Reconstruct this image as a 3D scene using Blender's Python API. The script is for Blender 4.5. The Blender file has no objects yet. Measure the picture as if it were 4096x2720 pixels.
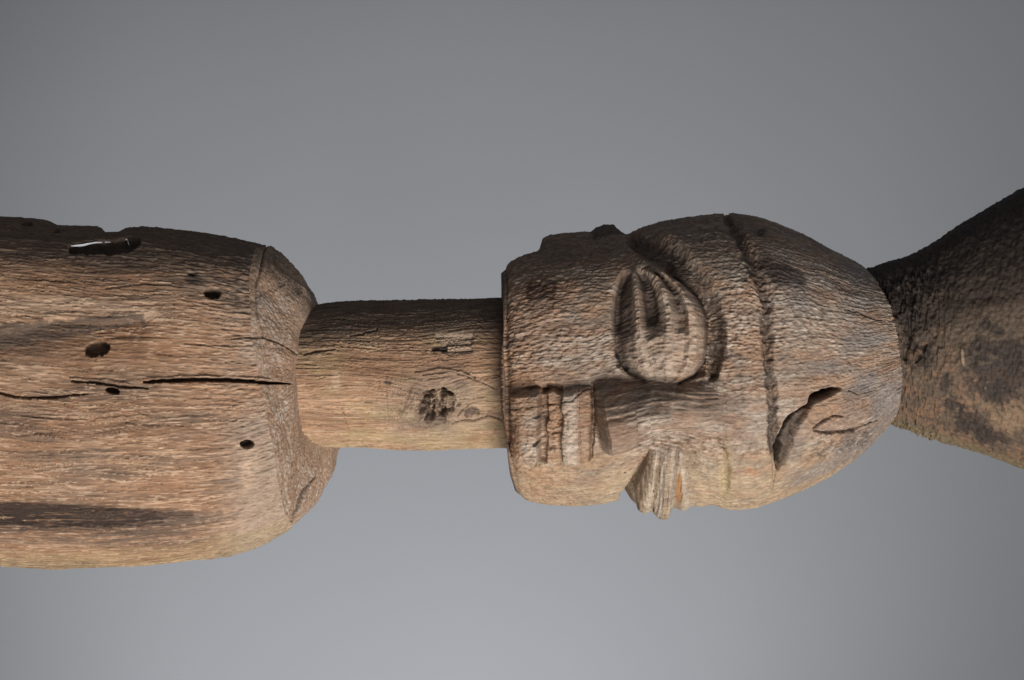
import bpy, math
import numpy as np

# ------------------------------------------------------------------ units
# All shapes are drafted in photograph pixels (4096 x 2720) and turned to metres.
# The figure stands upright: picture right = world up (+Z), picture down = world +X,
# towards the lens = world -Y.  The camera is simply held on its side.
S = 0.00022            # metres per photo pixel at the figure's axis
BASE = -1500.0         # pixel height of the floor
DIST = 3.0             # lens to figure axis, metres
CAMZ = (2048 - BASE) * S

scene = bpy.context.scene
col = scene.collection

# ------------------------------------------------------------------ camera
cd = bpy.data.cameras.new("camera")
cam = bpy.data.objects.new("camera", cd)
col.objects.link(cam)
cd.sensor_width = 36.0
cd.lens = 36.0 * DIST / (4096 * S)
cd.clip_end = 50
cam.location = (0, -DIST, CAMZ)
from mathutils import Matrix, Vector
R = Matrix(((0, -1, 0), (0, 0, -1), (1, 0, 0)))   # columns: right=+Z, up=-X, back=-Y
cam.rotation_euler = R.to_euler()
cd.dof.use_dof = True
cd.dof.focus_distance = DIST - 0.10
cd.dof.aperture_fstop = 9.0
scene.camera = cam

# ------------------------------------------------------------------ light
w = bpy.data.worlds.new("World")
scene.world = w
w.use_nodes = True
bg = w.node_tree.nodes["Background"]
bg.inputs[0].default_value = (0.86, 0.91, 1.0, 1)
bg.inputs[1].default_value = 0.235

def area(name, loc, target, sx, sy, power, colour):
    l = bpy.data.lights.new(name, 'AREA')
    l.shape = 'RECTANGLE'
    l.size, l.size_y, l.energy, l.color = sx, sy, power, colour
    o = bpy.data.objects.new(name, l)
    col.objects.link(o)
    o.location = loc
    o.rotation_euler = (Vector(target) - Vector(loc)).to_track_quat('-Z', 'Y').to_euler()
    return o

area("window_light", (1.30, -1.55, CAMZ + 0.45), (0.0, 0.0, CAMZ), 0.95, 1.0, 56, (1.0, 0.965, 0.92))
# unseen spot added on the window side to grade the backdrop's brightness
sl = bpy.data.lights.new("added_backdrop_spot", 'SPOT')
sl.energy, sl.spot_size, sl.spot_blend, sl.shadow_soft_size, sl.color = 138, math.radians(55), 1.0, 0.2, (0.955, 0.97, 1.0)
slo = bpy.data.objects.new("added_backdrop_spot", sl); col.objects.link(slo)
slo.location = (1.35, 0.05, CAMZ - 0.15)
slo.rotation_euler = (Vector((0.22, 1.25, CAMZ - 0.08)) - slo.location).to_track_quat('-Z', 'Y').to_euler()

scene.view_settings.view_transform = 'Standard'
scene.view_settings.look = 'None'
scene.view_settings.exposure = 0.0
scene.view_settings.gamma = 1.0
scene.render.engine = 'CYCLES'

# ------------------------------------------------------------------ numpy helpers
f32 = np.float32
rng = np.random.default_rng(7)
TAB = rng.random((256, 256)).astype(f32)
TAB2 = rng.random((256, 256)).astype(f32)

def vnoise(x, y, seed=0):
    x = x + seed * 37.13; y = y + seed * 91.7
    xi = np.floor(x); yi = np.floor(y)
    fx = (x - xi).astype(f32); fy = (y - yi).astype(f32)
    xi = xi.astype(np.int32) & 255; yi = yi.astype(np.int32) & 255
    x1 = (xi + 1) & 255; y1 = (yi + 1) & 255
    fx = fx * fx * fx * (fx * (fx * 6 - 15) + 10); fy = fy * fy * fy * (fy * (fy * 6 - 15) + 10)
    a = TAB[xi, yi]; b = TAB[x1, yi]; c = TAB[xi, y1]; d = TAB[x1, y1]
    return ((a + (b - a) * fx) * (1 - fy) + (c + (d - c) * fx) * fy) * 2 - 1

def fbm(x, y, seed=0, octv=4, gain=0.5):
    s = 0; a = 1.0; n = 0
    for k in range(octv):
        s = s + a * vnoise(x * 2.03 ** k, y * 2.03 ** k, seed + k * 3)
        n += a; a *= gain
    return s / n

def worley(x, y, seed=0, off=False):
    x = x + seed * 17.3; y = y + seed * 5.9
    xi = np.floor(x).astype(np.int32); yi = np.floor(y).astype(np.int32)
    f1 = np.full(x.shape, 9.0, f32); ox = np.zeros(x.shape, f32)
    for i in (-1, 0, 1):
        for j in (-1, 0, 1):
            cx = xi + i; cy = yi + j
            dx = cx + TAB[cx & 255, cy & 255] - x
            dy = cy + TAB2[cx & 255, cy & 255] - y
            d2 = dx * dx + dy * dy
            if off: ox = np.where(d2 < f1, dx, ox)
            f1 = np.minimum(f1, d2)
    return (np.sqrt(f1), ox) if off else np.sqrt(f1)

def ss(a, b, x):
    t = np.clip((x - a) / (b - a), 0, 1)
    return t * t * (3 - 2 * t)

def band(x, a, b, e):
    return ss(a - e, a + e, x) * (1 - ss(b - e, b + e, x))

def smooth_table(pts, lo, hi, k):
    """polyline through pts resampled every pixel and lightly smoothed"""
    xs = np.arange(lo - 200, hi + 201, 1.0)
    p = np.array(pts, float)
    v = np.interp(xs, p[:, 0], p[:, 1])
    if k > 1:
        ker = np.hanning(k + 2)[1:-1]; ker /= ker.sum()
        v = np.convolve(np.pad(v, k, mode='edge'), ker, 'same')[k:-k]
    return lambda q: np.interp(q, xs, v)

def poly_dist(X, Y, pts, noise=0.0, seed=0):
    """distance to a polyline with per-point half width; returns distance/halfwidth"""
    best = np.full(X.shape, 99.0, f32)
    m = 80
    p = np.array(pts, float)
    sel = (X > p[:, 0].min() - m) & (X < p[:, 0].max() + m) & (Y > p[:, 1].min() - m) & (Y < p[:, 1].max() + m)
    if not sel.any():
        return best
    x = X[sel]; y = Y[sel]
    if noise:
        x = x + noise * fbm(x / 22, y / 22, seed, 3); y = y + noise * fbm(x / 22, y / 22, seed + 9, 3)
    b = np.full(x.shape, 99.0)
    for (x0, y0, w0), (x1, y1, w1) in zip(pts[:-1], pts[1:]):
        dx, dy = x1 - x0, y1 - y0
        t = np.clip(((x - x0) * dx + (y - y0) * dy) / (dx * dx + dy * dy + 1e-9), 0, 1)
        d = np.hypot(x - x0 - t * dx, y - y0 - t * dy) / (w0 + t * (w1 - w0))
        b = np.minimum(b, d)
    best[sel] = b
    return best

def cut(X, Y, pts, noise=2.0, seed=0, soft=0.45):
    d = poly_dist(X, Y, pts, noise, seed)
    return 1 - ss(1 - soft, 1 + soft, d)

def blob(X, Y, cx, cy, rx, ry, rot=0, rag=0.35, seed=0, soft=0.25, sc=40.0):
    c, s = math.cos(rot), math.sin(rot)
    u = ((X - cx) * c + (Y - cy) * s) / rx; v = (-(X - cx) * s + (Y - cy) * c) / ry
    m = (np.abs(u) < 2) & (np.abs(v) < 2)
    r = np.full(X.shape, 9.0, f32)
    r[m] = np.hypot(u[m], v[m]) + rag * fbm(X[m] / sc, Y[m] / sc, seed, 4)
    return 1 - ss(1 - soft, 1 + soft, r)

def mix(a, b, t):
    return a + (np.asarray(b, f32) - a) * t[..., None]

def sup(th, n):
    s, c = np.sin(th), np.cos(th)
    r = (np.abs(s) ** n + np.abs(c) ** n) ** (-1 / n)
    return r * s, r * c

def angles(nf, nb):
    """dense towards the lens (-105..105 deg), coarse round the back; closed ring"""
    a = np.radians(108)
    f = np.linspace(-a, a, nf, endpoint=False)
    b = np.linspace(a, 2 * math.pi - a, nb, endpoint=False)
    return np.concatenate([f, b])

def project(P):
    k = 1.0 / (1.0 - P[..., 2] * S / DIST)
    return (P[..., 0] - 2048) * k + 2048, (P[..., 1] - 1360) * k + 1360

def normals(P):
    du = np.empty_like(P); du[1:-1] = P[2:] - P[:-2]; du[0] = P[1] - P[0]; du[-1] = P[-1] - P[-2]
    dv = np.roll(P, -1, 1) - np.roll(P, 1, 1)
    n = np.cross(du, dv)
    n /= np.linalg.norm(n, axis=-1, keepdims=True) + 1e-9
    return n

root = bpy.data.objects.new("wooden_statue", None)
root["label"] = "weathered brown carved wooden figure with bulging slit eyes and flared headdress"
root["category"] = "statue"
col.objects.link(root)

def to_world(P):
    out = np.empty(P.shape, np.float64)
    out[..., 0] = (P[..., 1] - 1360) * S
    out[..., 1] = -P[..., 2] * S
    out[..., 2] = (P[..., 0] - BASE) * S
    return out

def make_mesh(name, V, F, C, mat, parent, label=None, Rg=None):
    me = bpy.data.meshes.new(name)
    nv, nf_ = len(V), len(F)
    me.vertices.add(nv)
    me.vertices.foreach_set("co", np.ascontiguousarray(V, f32).ravel())
    me.loops.add(nf_ * 4)
    me.loops.foreach_set("vertex_index", np.ascontiguousarray(F, np.int32).ravel())
    me.polygons.add(nf_)
    me.polygons.foreach_set("loop_start", np.arange(0, nf_ * 4, 4, dtype=np.int32))
    me.update(calc_edges=True)
    me.polygons.foreach_set("use_smooth", np.ones(nf_, bool))
    at = me.attributes.new("wood_colour", 'FLOAT_COLOR', 'POINT')
    c4 = np.ones((nv, 4), f32); c4[:, :3] = np.clip(C, 0.004, 0.9)
    at.data.foreach_set("color", c4.ravel())
    me.materials.append(mat)
    o = bpy.data.objects.new(name, me)
    col.objects.link(o)
    o.parent = parent
    if label: o["label"] = label
    return o

def grid_faces(nr, nc):
    i = np.arange(nr - 1)[:, None]; j = np.arange(nc)[None, :]
    j1 = (j + 1) % nc
    return np.stack([i * nc + j, i * nc + j1, (i + 1) * nc + j1, (i + 1) * nc + j], -1)

# ------------------------------------------------------------------ materials
def wood(name, stretch, fine, bump, rough):
    m = bpy.data.materials.new(name); m.use_nodes = True
    nt = m.node_tree; N = nt.nodes; L = nt.links
    b = N["Principled BSDF"]
    at = N.new("ShaderNodeAttribute"); at.attribute_name = "wood_colour"
    tc = N.new("ShaderNodeTexCoord"); mp = N.new("ShaderNodeMapping")
    mp.inputs["Scale"].default_value = (1, 1, stretch)
    L.new(tc.outputs["Object"], mp.inputs[0])
    n1 = N.new("ShaderNodeTexNoise"); n1.inputs["Scale"].default_value = fine
    n1.inputs["Detail"].default_value = 6; n1.inputs["Roughness"].default_value = 0.65
    L.new(mp.outputs[0], n1.inputs["Vector"])
    rp = N.new("ShaderNodeMapRange"); rp.inputs[1].default_value = 0.3; rp.inputs[2].default_value = 0.7
    rp.inputs[3].default_value = 0.62; rp.inputs[4].default_value = 1.38
    L.new(n1.outputs[0], rp.inputs[0])
    mx = N.new("ShaderNodeVectorMath"); mx.operation = 'SCALE'
    L.new(at.outputs["Color"], mx.inputs[0]); L.new(rp.outputs[0], mx.inputs["Scale"])
    L.new(mx.outputs[0], b.inputs["Base Color"])
    b.inputs["Roughness"].default_value = rough
    b.inputs["Specular IOR Level"].default_value = 0.25
    bp = N.new("ShaderNodeBump"); bp.inputs["Strength"].default_value = bump; bp.inputs["Distance"].default_value = 0.0012
    L.new(n1.outputs[0], bp.inputs["Height"]); L.new(bp.outputs[0], b.inputs["Normal"])
    return m

M_TORSO = wood("weathered_wood_long_grain", 0.10, 520, 0.85, 0.72)
M_HEAD = wood("weathered_wood_rasped", 0.30, 420, 0.9, 0.7)
M_CAP = wood("blackened_wood", 0.6, 330, 0.9, 0.68)

# ------------------------------------------------------------------ backdrop
def build_backdrop():
    prof = [(-3.6, 0.0)]
    Rb, yb = 0.45, 1.25
    for k in range(13):
        a = k / 12 * math.pi / 2
        prof.append((yb - Rb + Rb * math.sin(a), Rb - Rb * math.cos(a)))
    prof.append((yb, 2.6))
    prof = np.array(prof)
    d = np.r_[0, np.cumsum(np.hypot(*np.diff(prof, axis=0).T))]
    q = np.linspace(0, d[-1], 140)
    py, pz = np.interp(q, d, prof[:, 0]), np.interp(q, d, prof[:, 1])
    xs = np.linspace(-3.2, 3.2, 90)
    V = np.array([(x, y, z) for y, z in zip(py, pz) for x in xs])
    F = [(i * 90 + j, i * 90 + j + 1, (i + 1) * 90 + j + 1, (i + 1) * 90 + j) for i in range(139) for j in range(89)]
    me = bpy.data.meshes.new("backdrop"); me.from_pydata(V.tolist(), [], F)
    me.polygons.foreach_set("use_smooth", np.ones(len(F), bool))
    m = bpy.data.materials.new("grey_paper"); m.use_nodes = True
    nt = m.node_tree; b = nt.nodes["Principled BSDF"]
    n = nt.nodes.new("ShaderNodeTexNoise"); n.inputs["Scale"].default_value = 900; n.inputs["Detail"].default_value = 2
    n2 = nt.nodes.new("ShaderNodeTexNoise"); n2.inputs["Scale"].default_value = 3; n2.inputs["Detail"].default_value = 2
    r = nt.nodes.new("ShaderNodeValToRGB")
    r.color_ramp.elements[0].position = 0.25; r.color_ramp.elements[0].color = (0.205, 0.212, 0.223, 1)
    r.color_ramp.elements[1].position = 0.75; r.color_ramp.elements[1].color = (0.228, 0.235, 0.246, 1)
    ad = nt.nodes.new("ShaderNodeMix"); ad.inputs[0].default_value = 0.5
    nt.links.new(n.outputs[0], ad.inputs[2]); nt.links.new(n2.outputs[0], ad.inputs[3])
    tc = nt.nodes.new("ShaderNodeTexCoord")
    nt.links.new(tc.outputs["Object"], n.inputs["Vector"]); nt.links.new(tc.outputs["Object"], n2.inputs["Vector"])
    nt.links.new(ad.outputs[0], r.inputs[0]); nt.links.new(r.outputs[0], b.inputs["Base Color"])
    b.inputs["Roughness"].default_value = 0.95; b.inputs["Specular IOR Level"].default_value = 0.1
    me.materials.append(m)
    o = bpy.data.objects.new("backdrop", me); col.objects.link(o)
    o["kind"] = "structure"; o["label"] = "plain grey studio paper backdrop sweeping behind the figure"
build_backdrop()

# ------------------------------------------------------------------ colours (linear albedo)
TAN = np.array((0.372, 0.214, 0.124), f32); RED = np.array((0.25, 0.130, 0.072), f32)
PALE = np.array((0.56, 0.395, 0.27), f32); GREY = np.array((0.262, 0.196, 0.148), f32)
PGREY = np.array((0.46, 0.39, 0.32), f32); DARK = np.array((0.050, 0.036, 0.030), f32)
DBROWN = np.array((0.105, 0.074, 0.056), f32); OCHRE = np.array((0.36, 0.27, 0.135), f32)
BLACK = np.array((0.022, 0.020, 0.019), f32); OLIVE = np.array((0.30, 0.25, 0.13), f32)

def grain_fields(x, v, warp, seed, sx=85.0):
    """three stretched noises running with the grain, (x along, v across)"""
    vv = v + warp
    x = x + 260 * vnoise(vv / 9.0, vv * 0 + 3.3, seed + 50) + 90 * vnoise(vv / 3.1, vv * 0 + 7.7, seed + 51)
    g1 = fbm(x / sx, vv / 13, seed, 3, 0.6)
    g2 = fbm(x / (sx * 0.45), vv / 6.5, seed + 5, 2, 0.6)
    g3 = fbm(x / (sx * 4.5), vv / 55, seed + 11, 3)
    g1 = np.tanh(2.2 * g1) * 0.62
    g2 = np.tanh(2.0 * g2) * 0.6
    ck = np.exp(-(fbm(x / (sx * 0.9), vv / 17, seed + 21, 2) / 0.045) ** 2) * ss(-0.05, 0.35, fbm(x / (sx * 1.4), vv / 60, seed + 25, 2))
    fl = ss(0.22, 0.5, fbm(x / (sx * 0.5), vv / 8.0, seed + 31, 2, 0.6))
    return g1, g2, g3, ck, fl

# ================================================================== TORSO
def build_torso():
    th = angles(760, 150); nc = len(th)
    YT = smooth_table([(-2000, 900), (-600, 870), (0, 869), (100, 872), (190, 880), (235, 902), (345, 906), (398, 911), (412, 932),
                       (425, 936), (482, 935), (512, 921), (590, 916), (700, 925), (820, 938), (900, 955), (1000, 976), (1068, 990)], -1500, 1400, 9)
    YTs = smooth_table([(-2000, 900), (-600, 872), (0, 868), (200, 886), (400, 906), (600, 916), (700, 925), (820, 938), (900, 955), (1000, 976), (1068, 990)], -1500, 1400, 161)
    YB = smooth_table([(-2000, 2200), (-600, 2235), (0, 2252), (200, 2260), (400, 2262), (550, 2253), (700, 2240), (850, 2224), (960, 2200), (1060, 2168), (1130, 2130), (1185, 2088)], -1500, 1400, 25)
    # shoulder ridge and neck root heights round the ring (degrees)
    deg = np.degrees(np.where(th > math.pi, th - 2 * math.pi, th))
    XE = np.interp(deg, [-180, -130, -90, -70, -45, -20, 0, 20, 40, 60, 90, 130, 180], [1150, 1110, 1066, 1036, 1028, 1042, 1082, 1120, 1150, 1172, 1186, 1180, 1150])
    XN = np.interp(deg, [-180, -130, -90, -60, -40, -20, 0, 30, 50, 70, 90, 110, 180], [1300, 1276, 1264, 1236, 1212, 1203, 1198, 1203, 1222, 1262, 1318, 1360, 1390])
    n1 = 470; rows = []
    tb = np.r_[np.linspace(0, 0.9, 30, endpoint=False) * 1500 / 1500, 0]
    # body rows: coarse below the frame, dense in it
    xa = np.r_[np.linspace(-1500, -20, 26, endpoint=False), np.linspace(-20, 1000, n1)]
    sth, cth = sup(th, 2.9)
    P = []
    for X0 in xa:
        if X0 <= 600: x = np.full(nc, X0)
        else: x = 600 + (X0 - 600) / 400 * (XE - 600)
        yt, yb = YTs(x), YB(x)
        yc, a = (yt + yb) / 2, (yb - yt) / 2
        dep = a * 0.80
        P.append(np.stack([x, yc + a * sth, dep * cth], -1))
    E = P[-1]
    rn = 295.0; yn = 1502.0
    s2, c2 = np.sin(th), np.cos(th)
    Np = np.stack([XN, yn + rn * s2, rn * 0.95 * c2], -1)
    bul = np.interp(deg, [-180, -90, -60, 0, 40, 90, 180], [40, 14, 10, 4, 8, 34, 40])
    for t in np.linspace(0, 1, 110)[1:]:
        q = E + (Np - E) * t
        bb = bul * 4 * t * (1 - t)
        q[:, 0] += bb * 0.75; q[:, 1] += bb * s2 * 0.7; q[:, 2] += bb * c2 * 0.7
        P.append(q)
    P.append(np.stack([XN + 20, yn + 230 * s2, 220 * c2], -1))
    P = np.array(P); nr = len(P)
    n = normals(P)
    X, Y = project(P)
    x, th2 = P[..., 0], np.broadcast_to(np.where(th > math.pi, th - 2 * math.pi, th), P.shape[:2])
    v = 1560 + th2 * 640
    front = (np.abs(th2) < 1.75).astype(f32)
    sh = np.zeros(P.shape[:2], f32); sh[len(xa):] = 1                        # shoulder facet
    edge = np.abs(np.arange(nr)[:, None] - (len(xa) - 1)) * np.ones((1, nc))
    # grain swirls round a faint knot low on the chest
    dk = np.exp(-(((X - 370) / 230) ** 2 + ((Y - 1800) / 110) ** 2))
    warp = 14 * fbm(x / 520, v / 160, 3, 2) + 38 * dk * np.sign(Y - 1800) * np.minimum(1, np.abs(Y - 1800) / 60)
    g1, g2, g3, gck, gfl = grain_fields(x, v, warp, 20)
    chk = worley(x / 34, v / 11, 4)
    rough_zone = ss(700, 960, X) * (1 - sh)
    h = g3 * 4 + g1 * 3.0 + g2 * 2.4 - 4 * gck + 3.0 * gfl
    h += rough_zone * (0.45 - chk) * 7
    ul = np.concatenate([np.zeros((1, nc)), np.cumsum(np.linalg.norm(np.diff(P, axis=0), axis=-1), 0)], 0)
    ul = ul - ul[len(xa) - 1][None, :]
    vsh = 1560 + th2 * 500
    fac = worley(ul / 16, vsh / 14, 8)
    fw, fo = worley(ul / 120 + 0.2 * fbm(ul / 60, vsh / 60, 48, 2), vsh / 150, 9, True)
    h = np.where(sh > 0, fbm(ul / 150, vsh / 150, 40, 3) * 9 + (0.5 - fac) * 2.5 + (0.55 * fo - 0.6 * fw) * 7 + np.abs(fbm(ul / 130, vsh / 110, 47, 1)) * 9 + fbm(ul / 10, vsh / 9, 44, 2) * 3, h)
    h = np.where(sh > 0, h * np.clip((nr - 2 - np.arange(nr)[:, None]) / 22.0, 0, 1), h)
    h -= 5 * np.exp(-(edge / 9) ** 2) * (0.5 + fbm(v / 60, v * 0, 46, 2))
    # broad hand-hewn facets
    h += fbm(x / 380, v / 190, 50, 2) * 10
    # long hollows left and right of the chest (start of the arms)
    topline = np.interp(X, [-300, 0, 110, 240, 400, 600, 640], [1310, 1322, 1300, 1268, 1285, 1262, 1262])
    hol = ss(-4, 16, Y - topline) * (1 - ss(20, 150, Y - topline)) * (1 - ss(540, 620, X))
    h -= 24 * hol * front
    h += 3 * np.exp(-((Y - topline + 12) / 12) ** 2) * (1 - ss(560, 640, X)) * front
    low = np.interp(X, [-300, 0, 300, 700, 900], [2010, 2008, 2022, 2040, 2045])
    hol2 = ss(-8, 22, Y - low) * (1 - ss(40, 135, Y - low)) * (1 - ss(420, 860, X))
    h -= 20 * hol2 * front
    # checks and cracks
    cr = cut(X, Y, [(575, 1528, 4), (640, 1524, 7), (760, 1519, 8), (900, 1519, 8), (1010, 1524, 7), (1090, 1531, 6), (1165, 1535, 2)], 2.5, 1)
    cr2 = cut(X, Y, [(285, 1524, 3), (360, 1528, 5), (430, 1537, 5), (500, 1548, 5), (592, 1553, 2)], 3, 2)
    cr3 = cut(X, Y, [(-60, 1560, 4), (0, 1573, 5), (60, 1588, 5), (150, 1591, 5), (240, 1586, 4), (350, 1575, 2)], 2, 3)
    cr4 = cut(X, Y, [(1066, 990, 3), (1040, 1060, 4), (1030, 1150, 4), (1032, 1260, 4), (1050, 1345, 3)], 2, 4)
    cr5 = cut(X, Y, [(980, 1350, 2), (1055, 1352, 4), (1110, 1372, 4), (1160, 1402, 4), (1195, 1420, 5)], 2, 5)
    cr6 = cut(X, Y, [(1125, 1650, 2), (1148, 1740, 4), (1166, 1830, 5), (1164, 1910, 3)], 4, 6)
    cr7 = cut(X, Y, [(1260, 1900, 3), (1215, 1960, 6), (1195, 2020, 6), (1178, 2078, 5)], 4, 7)
    fine_cracks = sum(cut(X, Y, [(a, b, 1.5), (a + L * .4, b + s_, 3.0), (a + L, b + s_ * 1.5, 1.2)], 2, 30 + k) for k, (a, b, L, s_) in enumerate(
        [(60, 1745, 270, -14), (900, 1360, 160, -10), (20, 1110, 260, 10), (420, 1150, 300, -12), (600, 1410, 250, 14), (760, 1800, 170, -8),
         (40, 1960, 90, -6), (330, 2052, 380, -10), (60, 2095, 300, 6), (690, 1370, 300, 10), (500, 1690, 260, 10), (80, 1660, 300, 14)]))
    h -= 46 * cr + 22 * cr2 + 20 * cr3 + 10 * cr4 + 9 * cr5 + 9 * cr6 + 9 * cr7 + 6 * np.clip(fine_cracks, 0, 1)
    h += 7 * cut(X, Y, [(575, 1517, 4), (760, 1507, 5), (1000, 1511, 5), (1080, 1518, 3)], 2, 8) + 8 * cut(X, Y, [(285, 1514, 4), (430, 1524, 6), (520, 1538, 4)], 3, 9)
    # insect and nail holes
    holes = np.zeros_like(h)
    for (cx, cy, rx, ry, rot, rg) in ((851, 1171, 33, 22, 0.1, 0.16), (388, 1396, 46, 30, -0.25, 0.38), (449, 1562, 27, 13, 0.25, 0.1),
                                      (988, 1776, 27, 15, 0.0, 0.14), (110, 897, 24, 7, 0, 0.3), (226, 921, 12, 7, 0, 0.3), (765, 1098, 15, 5, .3, .5)):
        holes = np.maximum(holes, blob(X, Y, cx, cy, rx, ry, rot, rg, 3, 0.16, 20) * (0.85 if rx > 40 else 1))
    h -= 55 * holes
    # rotten slot at the arm edge, open along the grain
    st = np.interp(X, [270, 300, 380, 440, 530, 555, 566], [992, 980, 969, 966, 956, 958, 975])
    sb = np.interp(X, [270, 300, 350, 470, 530, 560, 566], [1000, 1012, 1016, 1013, 1001, 985, 976])
    slot = ss(-5, 4, Y - st + 7 * fbm(X / 34, Y / 20, 61, 4)) * ss(-5, 4, sb - Y + 12 * fbm(X / 40, Y / 20, 62, 4)) * band(X, 276, 562, 5)
    h -= 40 * slot
    chip = (YT(x) - YTs(x)) * np.exp(-((np.degrees(th2) + 88) / 26) ** 4) * (1 - sh)
    P2 = P + n * (h * 1.0)[..., None]
    P2[..., 1] += chip
    # ---------------- colour
    c = np.broadcast_to(TAN, P.shape).copy()
    c = mix(c, RED, np.clip(0.28 + 0.9 * g3 + 0.35 * fbm(x / 260, v / 70, 70, 3), 0, 0.85))
    c = mix(c, PALE, np.clip(0.02 + 0.8 * g1 + 0.45 * g2 + 0.4 * fbm(x / 300, v / 120, 75, 3), 0, 0.8))
    c = mix(c, DBROWN, np.clip(-0.9 * g1 - 0.6 * g2 - 0.16, 0, 0.65))
    c = mix(c, DBROWN, np.clip(rough_zone * (chk - 0.42) * 1.6, 0, 0.55))
    c = mix(c, DBROWN * 0.6, gck * 0.6)
    c = mix(c, GREY * 1.25, np.clip(-0.05 + 0.7 * fbm(x / 240, v / 130, 72, 3), 0, 0.6))
    c = mix(c * 0.90, RED * 1.15, np.clip(0.20 + 0.5 * fbm(x / 340, v / 110, 71, 3), 0, 0.5))
    c = mix(c, DBROWN * 1.1, np.clip(1.5 * fbm((x + 200 * vnoise(v / 20, v * 0, 77)) / 330, (v + warp) / 48, 74, 4) - 0.12, 0, 0.55))
    c = mix(c, PALE * 1.1, gfl * 0.6)
    gs = np.broadcast_to((GREY * 1.0 + TAN * 0.9) / 1.9, P.shape).copy()
    gs = mix(gs, PGREY, np.clip(0.12 + 0.9 * fbm(ul / 13, vsh / 11, 80, 3) + 0.5 * fbm(ul / 90, vsh / 90, 83, 2), 0, 0.8))
    gs = mix(gs, RED, np.clip(0.6 * fbm(ul / 120, vsh / 120, 85, 3), 0, 0.5))
    blend = ss(-26, 30, ul + 34 * fbm(ul / 60, v / 60, 86, 3) + 10)
    gs = mix(gs, DBROWN, np.clip(-g1 * 0.5, 0, .3))
    c = c + (gs - c) * blend[..., None]
    greyward = ss(820, 1010, X) * (1 - sh) * np.clip(0.35 + fbm(x / 110, v / 110, 88, 3) + 0.7 * ss(1650, 1850, Y), 0, 0.75)
    c = mix(c, GREY * 1.35, greyward)
    # arm edge darkened: some stain, mostly shade painted into the colour
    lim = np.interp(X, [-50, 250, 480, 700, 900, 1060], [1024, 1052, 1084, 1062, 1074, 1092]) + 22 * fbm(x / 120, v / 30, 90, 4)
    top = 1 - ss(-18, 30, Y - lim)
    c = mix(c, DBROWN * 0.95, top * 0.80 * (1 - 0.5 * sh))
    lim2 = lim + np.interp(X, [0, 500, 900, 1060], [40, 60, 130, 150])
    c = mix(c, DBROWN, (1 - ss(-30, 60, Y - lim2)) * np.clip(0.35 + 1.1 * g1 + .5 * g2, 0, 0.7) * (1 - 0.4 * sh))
    # stained streaks in the hollows
    wedge = cut(X, Y, [(-80, 1352, 52), (80, 1340, 46), (200, 1322, 38), (330, 1303, 30), (450, 1288, 24), (575, 1274, 14)], 7, 52, 0.22)
    c = mix(c, PALE, cut(X, Y, [(-80, 1215, 34), (200, 1218, 28), (400, 1228, 24), (575, 1248, 16)], 14, 51, 0.9) * np.clip(0.45 + 0.7 * g1, 0, 0.7))  # lit ridge above the hollow painted as a pale streak
    c = mix(c, DBROWN * 0.9, np.clip(wedge * (1.05 + 0.9 * g1), 0, 0.9) * front)
    c = mix(c, DBROWN, blob(X, Y, 120, 1385, 240, 62, 0, 0.5, 91, 0.5, 60) * np.clip(0.5 + g1, 0, 0.75))
    c = mix(c, RED * 0.8, blob(X, Y, 330, 1425, 300, 50, 0.02, 0.5, 92, 0.5, 60) * 0.45)
    c = mix(c, DBROWN, np.clip(band(Y - low, 60, 150, 40) * (1 - ss(600, 950, X)) * (0.65 + 1.5 * g1 + 0.6 * g2), 0, 0.78) * front)
    c = mix(c, DBROWN, blob(X, Y, 720, 2070, 190, 22, -0.04, 0.5, 93, 0.5, 50) * 0.6)
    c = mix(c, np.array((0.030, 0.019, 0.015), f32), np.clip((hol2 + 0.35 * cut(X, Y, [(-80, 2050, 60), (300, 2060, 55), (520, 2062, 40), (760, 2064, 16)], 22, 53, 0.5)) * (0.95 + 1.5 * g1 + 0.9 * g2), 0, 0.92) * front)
    c = mix(c, DARK, blob(X, Y, 775, 1115, 30, 30, 0.3, 0.5, 94, 0.4, 25) * 0.75)
    c = mix(c, DBROWN, blob(X, Y, 950, 1215, 60, 22, 0.2, 0.6, 95, 0.5, 25) * 0.55)
    c = mix(c, DBROWN, blob(X, Y, 200, 1830, 180, 30, 0.05, 0.6, 96, 0.5, 40) * np.clip(0.3 + g1, 0, 0.6))
    c = mix(c, PALE, blob(X, Y, 610, 1262, 40, 22, 0.2, 0.7, 97, 0.5, 20) * 0.6)
    c = mix(c, PALE, blob(X, Y, 990, 1880, 28, 80, 0.1, 0.7, 98, 0.5, 20) * 0.45)
    # yellowish rim light painted into the colour of the far edge
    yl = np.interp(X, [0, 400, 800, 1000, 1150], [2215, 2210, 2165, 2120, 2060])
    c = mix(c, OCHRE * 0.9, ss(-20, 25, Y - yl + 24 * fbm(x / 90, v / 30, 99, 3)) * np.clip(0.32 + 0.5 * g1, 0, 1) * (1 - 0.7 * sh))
    allc = np.clip(cr + 0.85 * cr2 + 0.85 * cr3 + 0.5 * (cr4 + cr5 + cr6) + 0.8 * cr7 + 0.5 * np.clip(fine_cracks, 0, 1), 0, 1)
    c = mix(c, DARK * 0.7, allc * 0.85)
    c = mix(c, DBROWN * 0.5, holes * 0.85)
    c = mix(c, DBROWN * 0.42, slot * 0.9)
    F = grid_faces(nr, nc).reshape(-1, 4)
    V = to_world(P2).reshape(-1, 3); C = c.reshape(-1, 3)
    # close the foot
    make_mesh("torso", V, F, C, M_TORSO, root, "tan cracked wooden torso with sloping shoulders and worm holes")
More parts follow.
